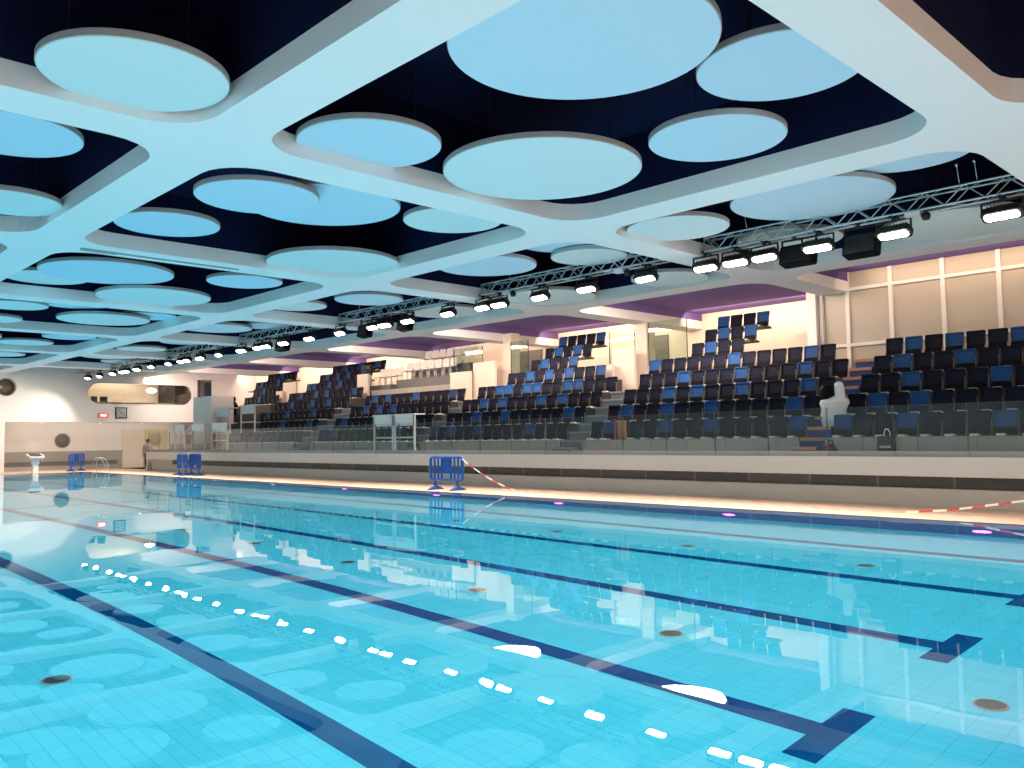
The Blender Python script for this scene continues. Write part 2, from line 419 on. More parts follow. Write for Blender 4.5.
def make_flood(name):
    t = thing(name, 'x', 'floodlight', (0,0,0))
    q = MB()
    for s in (-1, 1): q.box((s*.33-.012,-.02,-.24),(s*.33+.012,.02,0))
    q.box((-.34,-.02,-.015),(.34,.02,.012)); q.box((-.03,-.03,0),(.03,.03,.09)); q.box((-.03,-.12,.07),(.03,.23,.11))
    q.build('yoke', M_DARK, t)
    # head tilted towards the pool (-y)
    R = Matrix.Translation((0,0,-.23)) @ Matrix.Rotation(math.radians(60), 4, 'X')
    q = MB(); q.rbox((-.33,-.05,-.13),(.33,.07,.13), .06, M=R); q.box((-.26,.07,-.09),(.26,.12,.09), M=R)
    for k in range(9):
        x = -.24+.06*k; q.box((x-.006,.12,-.09),(x+.006,.15,.09), M=R)
    q.build('housing', M_DARK, t)
    q = MB(); q.rbox((-.28,-.062,-.085),(.28,-.048,.085), .06, M=R); q.build('lens', M_LAMP, t)
    return t
fl0 = make_flood('floodlight')
first = True
LAMPS = []
for i in range(1, 8):
    x0 = BX[i+1]
    rel = {1: [.49,1.25,1.95,3.14,4.66,6.52], 2: [.47,1.17,2.77,4.44,6.31], 3: [.47,2.45,3.15,4.4,6.4]}.get(i, [.5,1.9,2.6,4.0,5.9])
    pos = sorted([x0+r for r in rel], reverse=True)
    for k, x in enumerate(pos):
        if x < XW+.5: continue
        lab = 'lit floodlight, %s from right on the %s truss from the right' % (ORD[k], ORD[i-1])
        if first: o = fl0; o.location = (x, TY-.05, 5.58); first = False
        else: o = dup(fl0, (x, TY-.05, 5.58))
        o['label'] = lab; o['group'] = 'floodlights along the trusses'
        o.rotation_euler = (0, 0, random.uniform(-.12, .12)); LAMPS.append(o.location.copy())
# loudspeakers, cameras on the truss
def speaker(x, label, w=.9, h=.42):
    t = thing('loudspeaker', label, 'loudspeaker', (x, TY+.34, 5.64), 0, 'black loudspeakers on the trusses')
    q = MB(); R = Matrix.Rotation(math.radians(-12), 4, 'X')
    q.rbox((-w/2,-.1,-h-.12),(w/2,.14,-.12), .05, M=R); q.build('cabinet', M_BLACK, t)
    q = MB(); q.rbox((-w/2+.04,-.115,-h-.08),(w/2-.04,-.099,-.16), .03, M=R); q.build('grille', M_DARK, t)
    q = MB()
    for s in (-1, 1): q.box((s*(w/2+.012)-.01,-.03,-.36),(s*(w/2+.012)+.01,.03,.04))
    q.box((-w/2-.02,-.03,.02),(w/2+.02,.03,.05)); q.box((-.05,-.24,.015),(.05,.03,.055)); q.build('bracket', M_DARK, t)
speaker(-8.47, 'wide black loudspeaker hung under the rightmost silver truss', .74)
speaker(-7.12, 'bulky black loudspeaker right of the wide one on the rightmost truss', .68, .46)
speaker(-22.2, 'black loudspeaker under the third truss from the right', .6)
speaker(-24.5, 'second black loudspeaker left of the first under the third truss', .6)
speaker(-30.2, 'black loudspeaker under the fourth truss from the right', .8)
for (x, lab) in ((-5.92, 'small white camera with dark lens on the rightmost truss'), (-12.9, 'small white box camera near the right end of the second truss'), (-16.9, 'small white camera near the left end of the second truss')):
    t = thing('truss_camera', lab, 'camera', (x, TY-.1, 5.67), 0, 'small cameras on the trusses')
    MB().box((-.17,-.09,-.10),(.10,.09,-.01)).build('body', M_MULL, t)
    MB().lathe([(.0,-.20),(.06,-.19),(.085,-.13),(.07,-.07),(.03,-.04),(.0,-.02)], (.18,0,0), 16).build('dome', M_DARK, t)

# round luminous ceiling lights over the stands
for (x, lab) in ((-14.76,'round glowing ceiling light above the seats left of the striped stairs'), (-22.26,'round glowing ceiling light above the block behind the lone blue barrier'), (-50.2,'round glowing ceiling light above the far end of the stands')):
    t = thing('round_ceiling_light', lab, 'ceiling light', (x, 21.25, 6.09), 0, 'round glowing ceiling lights')
    MB().lathe([(1.15,.0),(1.18,.02),(1.18,.09)], n=56, smooth=False).build('frame', M_MULL, t)
    MB().lathe([(1.13,-.012),(1.13,.0)], n=56, smooth=False).build('diffuser', M_BIGL, t)

# ------------------------------------------------------------------ ledge, concourse
LX0 = -49.4; LX1 = 6.0; LYF = 18.7; CZ = 1.03
b = MB()
b.box((LX0, LYF, .62), (LX1, YB, CZ), 0)                       # overhanging white slab
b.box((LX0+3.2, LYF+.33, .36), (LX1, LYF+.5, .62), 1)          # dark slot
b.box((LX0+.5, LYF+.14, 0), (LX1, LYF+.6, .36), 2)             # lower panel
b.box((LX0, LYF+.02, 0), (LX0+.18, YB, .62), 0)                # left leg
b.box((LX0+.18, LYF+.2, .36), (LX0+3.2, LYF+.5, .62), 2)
struct(b.build('wall_ledge', [M_BENCH, M_SLOT, M_BEIGE]), 'long white ledge with a dark slot under its overhang', 'ledge')
b = MB(); b.box((LX0, LYF+.12, CZ), (LX1, LYF+.24, CZ+.12))
struct(b.build('trim_1', M_KERB), 'grey kerb carrying the glass balustrade', 'kerb')
g0 = None; k = 0
x = -3.03
while x > LX0+.6:
    if g0 is None:
        g0 = thing('balustrade', 'x', 'glass balustrade', (x, LYF+.18, CZ+.12))
        MB().box((-1.485,-.008,0),(-.012,.008,1.0)).build('pane', M_GLASS, g0)
        MB().box((-.010,-.010,0),(-.005,.010,1.0)).build('edge_seal', M_DGREY, g0); MB().box((-1.492,-.010,0),(-1.487,.010,1.0)).build('edge_seal', M_DGREY, g0); o = g0
    else: o = dup(g0, (x, LYF+.18, CZ+.12))
    o['label'] = 'clear glass balustrade panel along the ledge, %s from the right' % ORD[k]; o['group'] = 'glass balustrade panels'
    x -= 1.5; k += 1

# ------------------------------------------------------------------ stands
RY = lambda i: 19.75+.815*i
RZ = lambda i: 1.46+.5186*i
BLK = {'R': (-9.31, -2.8), 'M': (-16.95, -9.95), 'B': (-24.85, -17.85), 'C': (-32.6, -25.6), 'D': (-41.0, -34.0), 'E': (-48.6, -42.4)}
def terrace(rows):
    """rows: (i, x0, x1); stepped solid"""
    b = MB()
    for (i, x0, x1) in rows:
        b.box((x0, RY(i)-.42, CZ if i == 0 else (RZ(i)-.06 if i > 4 else RZ(i-1)-.2)), (x1, RY(i)+(.395 if i < 5 else .12), RZ(i)), 0)
        if i == 0: b.box((x0, RY(i)-.435, CZ), (x1, RY(i)-.42, RZ(i)-.005), 1)
    return b
ROWS = {'R': [(i, -9.31 if i else -9.31, -2.8) for i in range(5)],
 'M': [(i,-16.95,-9.95) for i in range(4)]+[(4,-17.2,-10.6)]+[(i,-16.0,-14.0) for i in (5,6,7)],
 'B': [(i,-24.85,-17.85) for i in range(4)]+[(4,-24.4,-18.6)]+[(i,-23.5,-21.0) for i in (5,6,7)],
 'C': [(i,-32.6,-25.6) for i in range(4)]+[],
 'D': [(i,-41.0,-34.0) for i in range(5)]+[(5,-40.6,-34.9),(6,-40.6,-35.5),(7,-40.6,-35.5)],
 'E': [(0,-47.5,-42.0),(1,-47.5,-42.0),(2,-47.5,-42.0),(3,-47.5,-42.0),(4,-46.2,-42.2),(5,-46.8,-43.0),(6,-48.0,-44.2),(7,-48.0,-44.2)]}
NAMES = {'R': 'right of the striped stairs', 'M': 'left of the striped stairs', 'B': 'behind the lone blue barrier', 'C': 'behind the long white desk', 'D': 'left of the long white desk', 'E': 'at the far end'}
for k, rows in ROWS.items():
    struct(terrace(rows).build('floor_terrace_'+{'R':'one','M':'two','B':'three','C':'four','D':'five','E':'six'}[k], [M_TERR, M_RISER]), 'dark stepped seating terrace, block '+NAMES[k], 'terrace')

# one tip-up seat
def seat_meshes(mcol):
    W, H = .222, .215
    R = Matrix.Translation((0,.02,.325)) @ Matrix.Rotation(math.radians(-10), 4, 'X')
    def outline(s, n=5):
        pts = []
        for (sx, sz, a0, r) in ((1,1,0,.035),(-1,1,PI/2,.035),(-1,-1,PI,.09),(1,-1,1.5*PI,.09)):
            for j in range(n+1):
                a = a0+PI/2*j/n
                w = W if sz > 0 else W*.93
                pts.append(((sx*(w-r)+r*math.cos(a))*s, (sz*(H-r)+r*math.sin(a))*(s if s == 1 else s*.98)))
        return pts
    bk = MB(); o = outline(1); i2 = outline(.84); n = len(o)
    vs = [(p[0],.03,p[1]) for p in o] + [(p[0],-.02,p[1]) for p in o] + [(p[0],-.02,p[1]) for p in i2] + [(p[0],.005,p[1]) for p in i2]
    vs = [R @ Vector(v) for v in vs]
    fs = [tuple(reversed(range(n))), tuple(range(3*n, 4*n))]
    for r_ in range(3):
        fs += [(r_*n+j, r_*n+(j+1) % n, (r_+1)*n+(j+1) % n, (r_+1)*n+j) for j in range(n)]
    bk.add(vs, fs)
    st = MB(); S = Matrix.Translation((0,-.03,.125)) @ Matrix.Rotation(math.radians(-4), 4, 'X')
    st.rbox((-.205,-.03,-.10),(.205,.02,.06), .05, M=S)
    ft = MB(); ft.box((-.08,-.40,0),(.08,-.27,.05)); ft.box((-.02,-.28,0),(.02,.02,.03)); ft.box((-.025,-.03,.03),(.025,.02,.12))
    ar = MB(); ar.box((.236,-.10,.0),(.25,.02,.02)); ar.box((.238,-.05,.02),(.248,-.03,.32)); ar.box((.236,-.08,.32),(.25,-.01,.335))
    return bk.mesh('backrest', mcol), st.mesh('seat', M_BLACK), ft.mesh('foot', M_FOOT), ar.mesh('arm', M_POST)
SM = {'D': seat_meshes(M_SEATD), 'B': seat_meshes(M_SEATB)}
proto = {}
for c in 'DB':
    t = thing('stadium_seat', 'x', 'seat')
    for nm, me in zip(('backrest','seat','foot','arm'), SM[c]): link(nm, me, t)
    proto[c] = [t, False]
PAT = {('R',0):'BDDBDDDBDDD',('R',1):'DBDBDDDDDBD',('R',2):'DDBDDDBDDDB',('R',3):'DBDDBDDDBDD',('R',4):'DBDBDDBDDBD',
('M',0):'DB.DDBDDBDDDDB',('M',1):'DBDDBDDBDDDDBD',('M',2):'DDDBDBDDBDDDBD',('M',3):'DDDBDDDBDDDBDD',('M',4):'BDDDDDBDDDDBD',
('M',5):'DBDD',('M',6):'DBDB',('M',7):'BDDB',
('B',0):'BDBDDBDDDDBDDD',('B',1):'DDDBDDBDDDDDBD',('B',2):'DDBDBDDDBDBDDD',('B',3):'DDBBDBBDDBBDDD',('B',4):'DDBDBDBDDB',
('B',5):'DBDDB',('B',6):'DBDBD',('B',7):'BDDDB',
('C',0):'DDBDDDDDDDDBDD',('C',1):'DBDDDDBDDDBDDD',('C',2):'DDBDBDBDDDDDDD',('C',3):'DBDBDDDBDDDDBD',
('D',0):'DBDDDDBDDBDDDD',('D',1):'...DDDDBDDDDBD',('D',2):'DBDDDBDDDDBDDD',('D',3):'DDDBDDDBDDBDDD',('D',4):'DDBDDBDBDDDDBD',
('D',5):'BBDDBDBDDDD',('D',6):'DBDBDBDDBD',('D',7):'DDBDDBDDBD',
('E',4):'DDDBDDDD',('E',5):'DDBDDDD',('E',6):'DBDDDBD',('E',7):'DDDBDDD'}
SX0 = {('M',4):-17.15,('M',5):-16.0,('M',6):-16.0,('M',7):-16.0,('B',4):-24.0,('B',5):-23.5,('B',6):-23.5,('B',7):-23.5,('D',5):-40.55,('D',6):-40.55,('D',7):-40.55,('E',4):-46.1,('E',5):-46.6,('E',6):-47.9,('E',7):-47.9}
WORD = {'D':'dark navy','B':'blue'}
count = 0; far = MB()
for bk in 'RMBCDE':
    for i in range(8):
        if (bk, i) not in PAT: continue
        x = SX0.get((bk, i), BLK[bk][0])+.25
        for j, c in enumerate(PAT[(bk, i)]):
            X = x+.5*j
            if c == '.': continue
            stuff = bk == 'E' or (bk == 'D' and i >= 2)
            if stuff:
                for me, mi in zip(SM[c], ((0 if c == 'D' else 1), 2, 3, 4)):
                    far.add([(v.co.x+X, v.co.y+RY(i), v.co.z+RZ(i)) for v in me.vertices], [tuple(p.vertices) for p in me.polygons], mi)
                continue
            row = 'front row' if i == 0 else ORD[i]+' row up'
            lab = '%s seat, %s from left, %s, block %s' % (WORD[c], ORD[j], row, NAMES[bk])
            if not proto[c][1]: o = proto[c][0]; o.location = (X, RY(i), RZ(i)); proto[c][1] = True
            else: o = dup(proto[c][0], (X, RY(i), RZ(i)))
            o['label'] = lab; o['group'] = 'tip-up stadium seats'; count += 1
tag(far.build('distant_seats', [M_SEATD, M_SEATB, M_BLACK, M_FOOT, M_POST]), 'rows of small dark and blue seats in the far left blocks', 'seats', kind='stuff')
print('SEATS', count)

# aisle stairs
def stairs(name, x0, x1, rows, label, striped):
    b = MB(); n = 0
    z0 = CZ; y0 = RY(0)-.85
    for i in range(rows):
        zt = RZ(i); yb = RY(i)-.42
        prev = CZ if i == 0 else RZ(i-1)
        ns = 2
        for s in range(ns):
            za = prev+(zt-prev)*s/ns; zb = prev+(zt-prev)*(s+1)/ns
            ya = yb-.42+.42*s+.0
            mi = (0 if (n % 2 == 0) else 2) if striped else 0
            b.box((x0, ya, za-.25 if za-.25 > CZ else CZ), (x1, yb+.42, zb-.035), 0)
            b.box((x0, ya-.02, zb-.035-(.045 if striped else .02)), (x1, ya+(.06 if striped else .1), zb), 1); b.box((x0, ya+.05, zb-.04), (x1, yb+.42, zb-.004), 0)
            n += 1
    o = b.build(name, [M_STBLUE if striped else M_STGREY, M_STOR if striped else M_STWH])
    return struct(o, label, 'stairs')
stairs('floor_stairs_one', -9.93, -9.33, 5, 'blue stairs with salmon nosings between two seat blocks', True)
stairs('floor_stairs_two', -17.8, -17.0, 4, 'grey stairs with pale nosings right of the lone barrier block', False)
stairs('floor_stairs_three', -25.55, -24.9, 4, 'grey stairs with pale nosings left of the lone barrier block', False)
stairs('floor_stairs_four', -33.9, -32.7, 4, 'grey stairs with pale nosings left of the long white desk', False)

# walls of the stands
b = MB()
b.box((XW-3, YB-.06, 0), (6.2, YB+.2, 7.0))
struct(b.build('wall_back', M_CREAM), 'cream back wall behind the stands', 'wall')
k = 0
for x in (-18.46, -25.4):                                        # columns with a dark doorway beside each
    b = MB(); b.box((x-.24, 24.35, CZ), (x+.26, 24.85, ZB+.3)); k += 1
    struct(b.build('wall_column', M_CREAM), 'cream square column, %s from the right behind the seats' % ORD[k-1], 'column')
    b = MB(); b.box((x-2.6, YB-.12, 3.3), (x-1.2, YB-.05, 5.55))
    struct(b.build('door_%d' % k, M_DGREY), 'dark grey doorway left of a cream column, %s from the right' % ORD[k-1], 'door')
PARA = [(-19.1,-18.13,4.72,-19.77,-18.94,4.1), (-26.58,-25.26,4.70,-27.84,-26.55,4.36), (-35.2,-34.3,4.75,-35.9,-35.0,4.1), (-42.49,-41.1,4.75,-42.9,-42.2,4.3)]
for k, (a, c, zt, a2, c2, z2) in enumerate(PARA):                # walls around the stand entrances
    b = MB()
    b.box((a, 23.5, 2.6), (c, 23.62, zt)); b.box((a, 23.62, 2.6), (a+.12, 24.3, zt))
    b.box((a2, 23.3, 2.6), (c2, 23.42, z2))
    struct(b.build('wall_parapet', M_CREAM), 'cream parapet walls around a stand entrance, %s from the right' % ORD[k], 'parapet')
# glazed screens on the upper level
k = 0
for (x0, x1, y, z0, z1) in ((-18.0,-16.4,24.2,4.0,5.55),(-20.4,-19.2,24.95,4.0,5.5),(-25.0,-24.0,24.2,4.0,5.5),(-28.7,-26.8,24.25,4.2,5.5),(-36.2,-35.3,24.4,4.2,5.3)):
    t = thing('glass_screen', 'greenish glass screen on the upper level behind the seats, %s from the right' % ORD[k], 'glass screen', (x0, y, z0), 0, 'upper level glass screens'); k += 1
    MB().box((0,-.01,0),(x1-x0,.01,z1-z0)).build('pane', M_GLASSG, t)
    
    for xx in (-.003, x1-x0+.003): MB().box((xx-.009,-.014,0),(xx+.009,.014,z1-z0)).build('edge_strip', M_DARK, t)

# panelled wall behind the right block
WY = 23.85
b = MB()
b.box((-11.45, WY, CZ), (6.2, WY+.1, 6.95), 0)
for x in (-10.64, -9.41, -8.04, -6.69, -5.36, -4.02, -2.7, -1.35): b.box((x-.055, WY-.06, CZ), (x+.055, WY+.02, 6.9), 1)
for z in (4.07, 5.68): b.box((-11.45, WY-.055, z-.045), (6.2, WY+.02, z+.045), 1)
b.box((-11.78, WY-.25, CZ), (-11.50, WY+.2, 6.1), 1); b.box((-11.46, WY-.1, CZ), (-11.36, WY+.12, 6.1), 1)
struct(b.build('wall_panelled', [M_PANEL, M_MULL]), 'beige panelled wall with white mullions above the right-hand seats', 'wall')
b = MB(); b.box((-13.1, 25.4, 3.5), (-12.2, 25.52, 4.75)); b.box((-12.9, 24.9, 3.3),(-11.8, 25.0, 4.0))
struct(b.build('wall_parapet', M_CREAM), 'low pinkish box wall left of the panelled wall', 'parapet')

# shell behind and beside the viewer
b = MB(); b.box((6.0, -12, 0), (6.2, YB, 7.0)); struct(b.build('wall_right', M_WHITE))
b = MB(); b.box((-57, -12.2, 0), (6.2, -12, 7.0)); struct(b.build('wall_near', M_WHITE))

# ------------------------------------------------------------------ far end wall
b = MB()
EZ = 2.84
def capsule(y0, y1, z0, z1, n=10):
    r = (z1-z0)/2; zc = (z0+z1)/2; out = []
    for k in range(n+1):
        a = -PI/2+PI*k/n; out.append((y1-r+r*math.cos(a), zc+r*math.sin(a)))
    for k in range(n+1):
        a = PI/2+PI*k/n; out.append((y0+r+r*math.cos(a), zc+r*math.sin(a)))
    return out
def wall_hole(mb, X, y0, y1, z0, z1, hole, depth, mi=0, mh=0):
    """rectangle y0..y1 z0..z1 in plane X with a convex hole"""
    n = len(hole); cy = sum(h[0] for h in hole)/n; cz = sum(h[1] for h in hole)/n
    ang = [math.atan2(h[1]-cz, h[0]-cy) for h in hole]
    def out(h):
        dy, dz = h[0]-cy, h[1]-cz
        t = min(((y1-cy)/dy if dy > 0 else (y0-cy)/dy) if abs(dy) > 1e-6 else 1e9, ((z1-cz)/dz if dz > 0 else (z0-cz)/dz) if abs(dz) > 1e-6 else 1e9)
        return (cy+dy*t, cz+dz*t)
    O = [out(h) for h in hole]
    for i in range(n):
        j = (i+1) % n; a, c = O[i], O[j]; poly = [hole[i], a]
        for k in ((y1,z1),(y0,z1),(y0,z0),(y1,z0)):
            aa = math.atan2(k[1]-cz, k[0]-cy); d1 = (aa-ang[i]) % (2*PI); d2 = (ang[j]-ang[i]) % (2*PI)
            if 1e-6 < d1 < d2-1e-6: poly.append(k)
        poly += [c, hole[j]]
        mb.add([(X, p[0], p[1]) for p in poly], [tuple(range(len(poly)))], mi)
        mb.add([(X, hole[i][0], hole[i][1]), (X, hole[j][0], hole[j][1]), (X-depth, hole[j][0], hole[j][1]), (X-depth, hole[i][0], hole[i][1])], [(0,1,2,3)], mh)
CAP = capsule(16.93, 23.3, 3.94, 5.2)
wall_hole(b, XW, 14.0, 23.6, EZ, 6.95, CAP, .3)
cir = [(12.62+.47*math.cos(2*PI*k/28), 4.79+.47*math.sin(2*PI*k/28)) for k in range(28)]
wall_hole(b, XW, 10.5, 14.0, EZ, 6.95, cir, .25)
b.box((XW-.25, -12, EZ), (XW, 10.5, 6.95)); b.box((XW-.25, 23.6, 1.0), (XW, YB, 4.45)); b.box((XW-.25, 23.6, 5.6), (XW, YB, 6.95)); b.box((XW-.25, 24.66, 4.45), (XW, YB, 5.6))
b.box((XW-2.2, -12, EZ), (XW-.25, 23.6, EZ+.12))
struct(b.build('wall_end', M_WHITE), 'white far end wall above the overhang', 'wall')
# room behind the capsule window
b = MB(); b.box((XW-3.1, 15.8, 3.5), (XW-3.0, 24, 6.0)); b.box((XW-3.0, 15.8, 3.4), (XW-.3, 24, 3.6)); b.box((XW-3.0, 15.8, 5.9), (XW-.3, 24, 6.0)); b.box((XW-3.0, 15.7, 3.5), (XW-.3, 15.8, 6)); b.box((XW-3.0, 22.25, 3.6),(XW-.32, 23.9, 5.9),2); b.box((XW-.45, 16.0, 3.6),(XW-.32, 23.6, 4.06),1)
struct(b.build('wall_control_room', [M_CREAM, M_DGREY, M_DARK]), 'warm lit control room seen through the long rounded window', 'room')
t = thing('window_1', 'long rounded capsule window high in the far end wall', 'window', (XW, 20.1, 4.57)); t['kind'] = 'structure'
q = MB(); pts = [(0, p[0]-20.1, p[1]-4.57) for p in capsule(16.95, 23.28, 3.96, 5.18)]; q.prism(pts, (-.02,0,0)); q.build('pane', M_GLASS, t, (-.2,0,0))
q = MB(); q.tube([(0,p[0]-20.1,p[1]-4.57) for p in capsule(16.92,23.31,3.93,5.21)], .025, 6, closed=True); q.build('window_frame', M_WHITE, t)
t = thing('window_2', 'round porthole window at the left edge of the far end wall', 'window', (XW, 12.62, 4.79)); t['kind'] = 'structure'
q = MB(); q.lathe([(.0,-.16),(.45,-.16),(.45,-.12),(.0,-.12)], n=28, axis='x'); q.build('pane', M_BRONZE, t)
q = MB(); q.tube([(0,.49*math.cos(2*PI*k/28),.49*math.sin(2*PI*k/28)) for k in range(28)], .03, 6, closed=True); q.build('window_frame', M_GREYW, t)
b = MB()
b.box((XW-2.2, -12, 0), (XW-1.9, 26.5, EZ), 0); b.box((XW-1.9, 12.9, 0), (XW-1.86, 26.5, 1.12), 1)
b.box((XW-1.86, 13.0, .28), (XW-1.82, 19.3, .52), 2); b.box((XW-.6, -12, 0), (XW, 12.6, EZ), 0)
struct(b.build('wall_end_recess', [M_WHITE, M_GREYW, M_DGREY]), 'recessed wall under the far overhang with grey band and dark slot', 'wall')
t = thing('window_3', 'dark round porthole in the wall under the far overhang', 'window', (XW-1.9, 16.12, 1.75)); t['kind'] = 'structure'
MB().lathe([(.0,.0),(.40,.0),(.40,.03),(.0,.03)], n=28, axis='x').build('pane', M_DGREY, t)
MB().tube([(.02,.42*math.cos(2*PI*k/28),.42*math.sin(2*PI*k/28)) for k in range(28)], .03, 6, closed=True).build('window_frame', M_GREYW, t)
b = MB(); b.box((XW-1.9, 19.6, .0), (XW-1.84, 20.9, 2.4), 0); b.box((XW-1.9, 21.0, .0), (XW-1.83, 22.4, 2.4), 1)
struct(b.build('door_8', [M_CREAM, M_YELL]), 'pale yellow doorway under the far overhang', 'door')
b = MB(); b.box((XW-1.5, 23.6, 4.4), (XW-1.4, 24.66, 5.7), 0); b.box((XW-.3, 23.62, 4.45), (XW-.2, 23.8, 5.6), 1); b.box((XW-.3, 24.1, 4.45), (XW-.2, 24.16, 5.6), 1)
struct(b.build('door_9', [M_CREAM, M_DGREY]), 'narrow upper doorway in the far end wall beside the rounded window', 'door')
t = thing('wall_clock', 'square dark framed clock on the far end wall', 'clock', (XW, 18.84, 3.40))
MB().box((0,-.34,-.34),(.05,.34,.34)).build('frame', M_BLACK, t)
MB().box((.05,-.28,-.28),(.06,.28,.28)).build('dial', mat('clock_dial_grey', (.42,.46,.46), .5), t)
q = MB()
for k in range(12):
    a = 2*PI*k/12; R = Matrix.Rotation(a, 4, 'X'); q.box((.06,-.012,.2),(.066,.012,.25), M=R)
q.build('hour_mark', M_BLACK, t)
q = MB(); q.box((.064,-.014,-.03),(.07,.014,.22), M=Matrix.Rotation(math.radians(40),4,'X')); q.box((.07,-.018,-.03),(.075,.018,.15), M=Matrix.Rotation(math.radians(-130),4,'X')); q.build('hand', M_BLACK, t)
t = thing('exit_sign', 'small glowing red sign left of the square clock', 'sign', (XW, 17.79, 3.24))
MB().rbox((-.29,-.05,-.13),(.29,.05,.13), .05, M=Matrix.Rotation(PI/2,4,'Z')).build('housing', M_RED, t, (.05,0,0))
MB().box((.10,-.25,-.10),(.112,.25,.10)).build('lit_face', emis('exit_red', (1,.12,.06), 2.2), t)
MB().box((.112,-.15,-.05),(.118,.15,.05)).build('lit_mark', emis('exit_white', (1,.75,.65), 3), t)
for (y, lab) in ((17.75,'left small white downlight under the far overhang'),(20.2,'right small white downlight under the far overhang'),(14.6,'leftmost small white downlight at the far overhang')):
    t = thing('downlight', lab, 'downlight', (XW-.35, y, EZ), 0, 'downlights under the far overhang')
    MB().lathe([(.12,0),(.12,-.03),(.09,-.05)], n=16).build('bezel', M_MULL, t); MB().lathe([(.085,-.05),(.0,-.055)], n=16).build('lens', emis('downlight_glow', (1,.9,.75), 8), t)
for (y, lab, w) in ((17.55,'left dark monitor behind the rounded window',.17),(18.1,'right dark monitor behind the rounded window',.22)):
    t = thing('monitor', lab, 'monitor', (XW-.85, y, 4.02), 0, 'monitors behind the rounded window')
    MB().box((-.03,-w,.05),(.03,w,.40)).build('screen', M_BLACK, t); MB().box((-.08,-.08,0),(.08,.08,.06)).build('stand', M_DARK, t)
t = thing('desk', 'dark desk along the control room window', 'desk', (XW-.85, 19.4, 3.6))
MB().box((-.3,-2.4,.36),(.3,2.4,.42)).build('desk_top', M_DGREY, t)
for s in (-2.3, 2.3): MB().box((-.28,s-.03,0),(.28,s+.03,.36)).build('leg', M_DGREY, t)
t = thing('desk_lamp', 'bright oval lamp inside the control room', 'lamp', (XW-1.4, 21.2, 4.9))
MB().lathe([(.0,-.17),(.22,-.12),(.32,0),(.22,.12),(.0,.17)], n=20).build('lamp_shade', emis('oval_lamp_glow', (1,.93,.8), 10), t)
MB().tube([(0,0,.15),(0,0,1.0)], .012, 6).build('cord', M_DARK, t)

# white stair end block and slanted stair flank at the far left of the stands
b = MB(); b.box((-46.1, 20.0, CZ), (-43.9, 21.3, 4.03)); struct(b.build('wall_parapet', M_WHITE), 'plain white block wall at the far left end of the stands', 'parapet')
b = MB()
b.prism([(-52.2,21.4,1.3),(-46.1,21.4,3.5),(-46.1,21.4,2.0),(-50.0,21.4,1.0),(-52.2,21.4,1.0)], (0,.15,0))
b.tube([(-52.2,21.35,1.45),(-46.1,21.35,3.65)], .035, 6)
struct(b.build('wall_stair_flank', M_CREAM), 'slanted pinkish stair flank left of the white block', 'stair flank')

# ------------------------------------------------------------------ white press desks behind the glass
def press_desk(x0, x1, y, z, label, n=1, cut=0):
    z += .002
    t = thing('press_desk', label, 'desk', (x0, y, z), 0, 'white desks by the glass balustrade')
    w = (x1-x0)/n
    for k in range(n):
        a = k*w; e = a+w
        MB().box((a+.01,0,1.02),(e-.01,.03,1.43)).build('front_panel', M_DESK, t)
        MB().box((a,-.02,1.43),(e,.5,1.47)).build('desk_top', M_DESK, t)
        for xx in (a+.06, e-.06):
            q = MB(); q.box((xx-.035,.0,cut),(xx+.035,.06,1.43)); q.build('leg', M_DESK, t)
        MB().box((a+.06,.01,.56),(e-.06,.05,.62)).build('cross_bar', M_DESK, t)
press_desk(-27.5, -24.85, 19.08, CZ, 'long double white desk behind the glass balustrade', 2)
press_desk(-44.2, -42.5, 19.08, CZ, 'left of two white desks at the far end of the balustrade')
press_desk(-41.8, -39.95, 19.08, CZ, 'right of two white desks at the far end of the balustrade')
press_desk(-46.4, -45.0, 19.08, CZ, 'leftmost low white desk at the far end of the balustrade')
press_desk(-43.7, -42.0, 20.18, RZ(1)-.11, 'upper white desk against the white block wall', 1, .11)
press_desk(-41.35, -39.75, 20.42, RZ(1)-.03, 'upper white desk below the black draped equipment', 1, .03)

# ------------------------------------------------------------------ loose white chairs on the upper platform
def white_chair():
    t = thing('white_chair', 'x', 'chair')
    q = MB(); S = Matrix.Translation((0,.2,.66)) @ Matrix.Rotation(math.radians(-8), 4, 'X')
    o = rrect(0, 0, .23, .19, .06, 4); n = len(o)
    h = [(.035*math.cos(2*PI*k/n+PI/4), .02+.03*math.sin(2*PI*k/n+PI/4)) for k in range(n)]
    vs = [S @ Vector((p[0],-.015,p[1])) for p in o]+[S @ Vector((p[0],-.015,p[1])) for p in h]+[S @ Vector((p[0],.015,p[1])) for p in h]+[S @ Vector((p[0],.015,p[1])) for p in o]
    q.add(vs, [(r_*n+j, r_*n+(j+1) % n, ((r_+1) % 4)*n+(j+1) % n, ((r_+1) % 4)*n+j) for r_ in range(4) for j in range(n)]); q.build('backrest', M_CHAIRW, t)
    q = MB(); q.rbox((-.22,-.03,-.22),(.22,.01,.22), .07, M=Matrix.Translation((0,0,.44)) @ Matrix.Rotation(PI/2, 4, 'X')); q.build('seat', M_CHAIRW, t)
    for (sx, sy) in ((-1,-1),(1,-1),(-1,1),(1,1)):
        MB().tube([(sx*.19, sy*.17, .43), (sx*.22, sy*.23, 0)], .014, 6).build('leg', M_FOOT, t)
    return t
wc = white_chair(); used = False
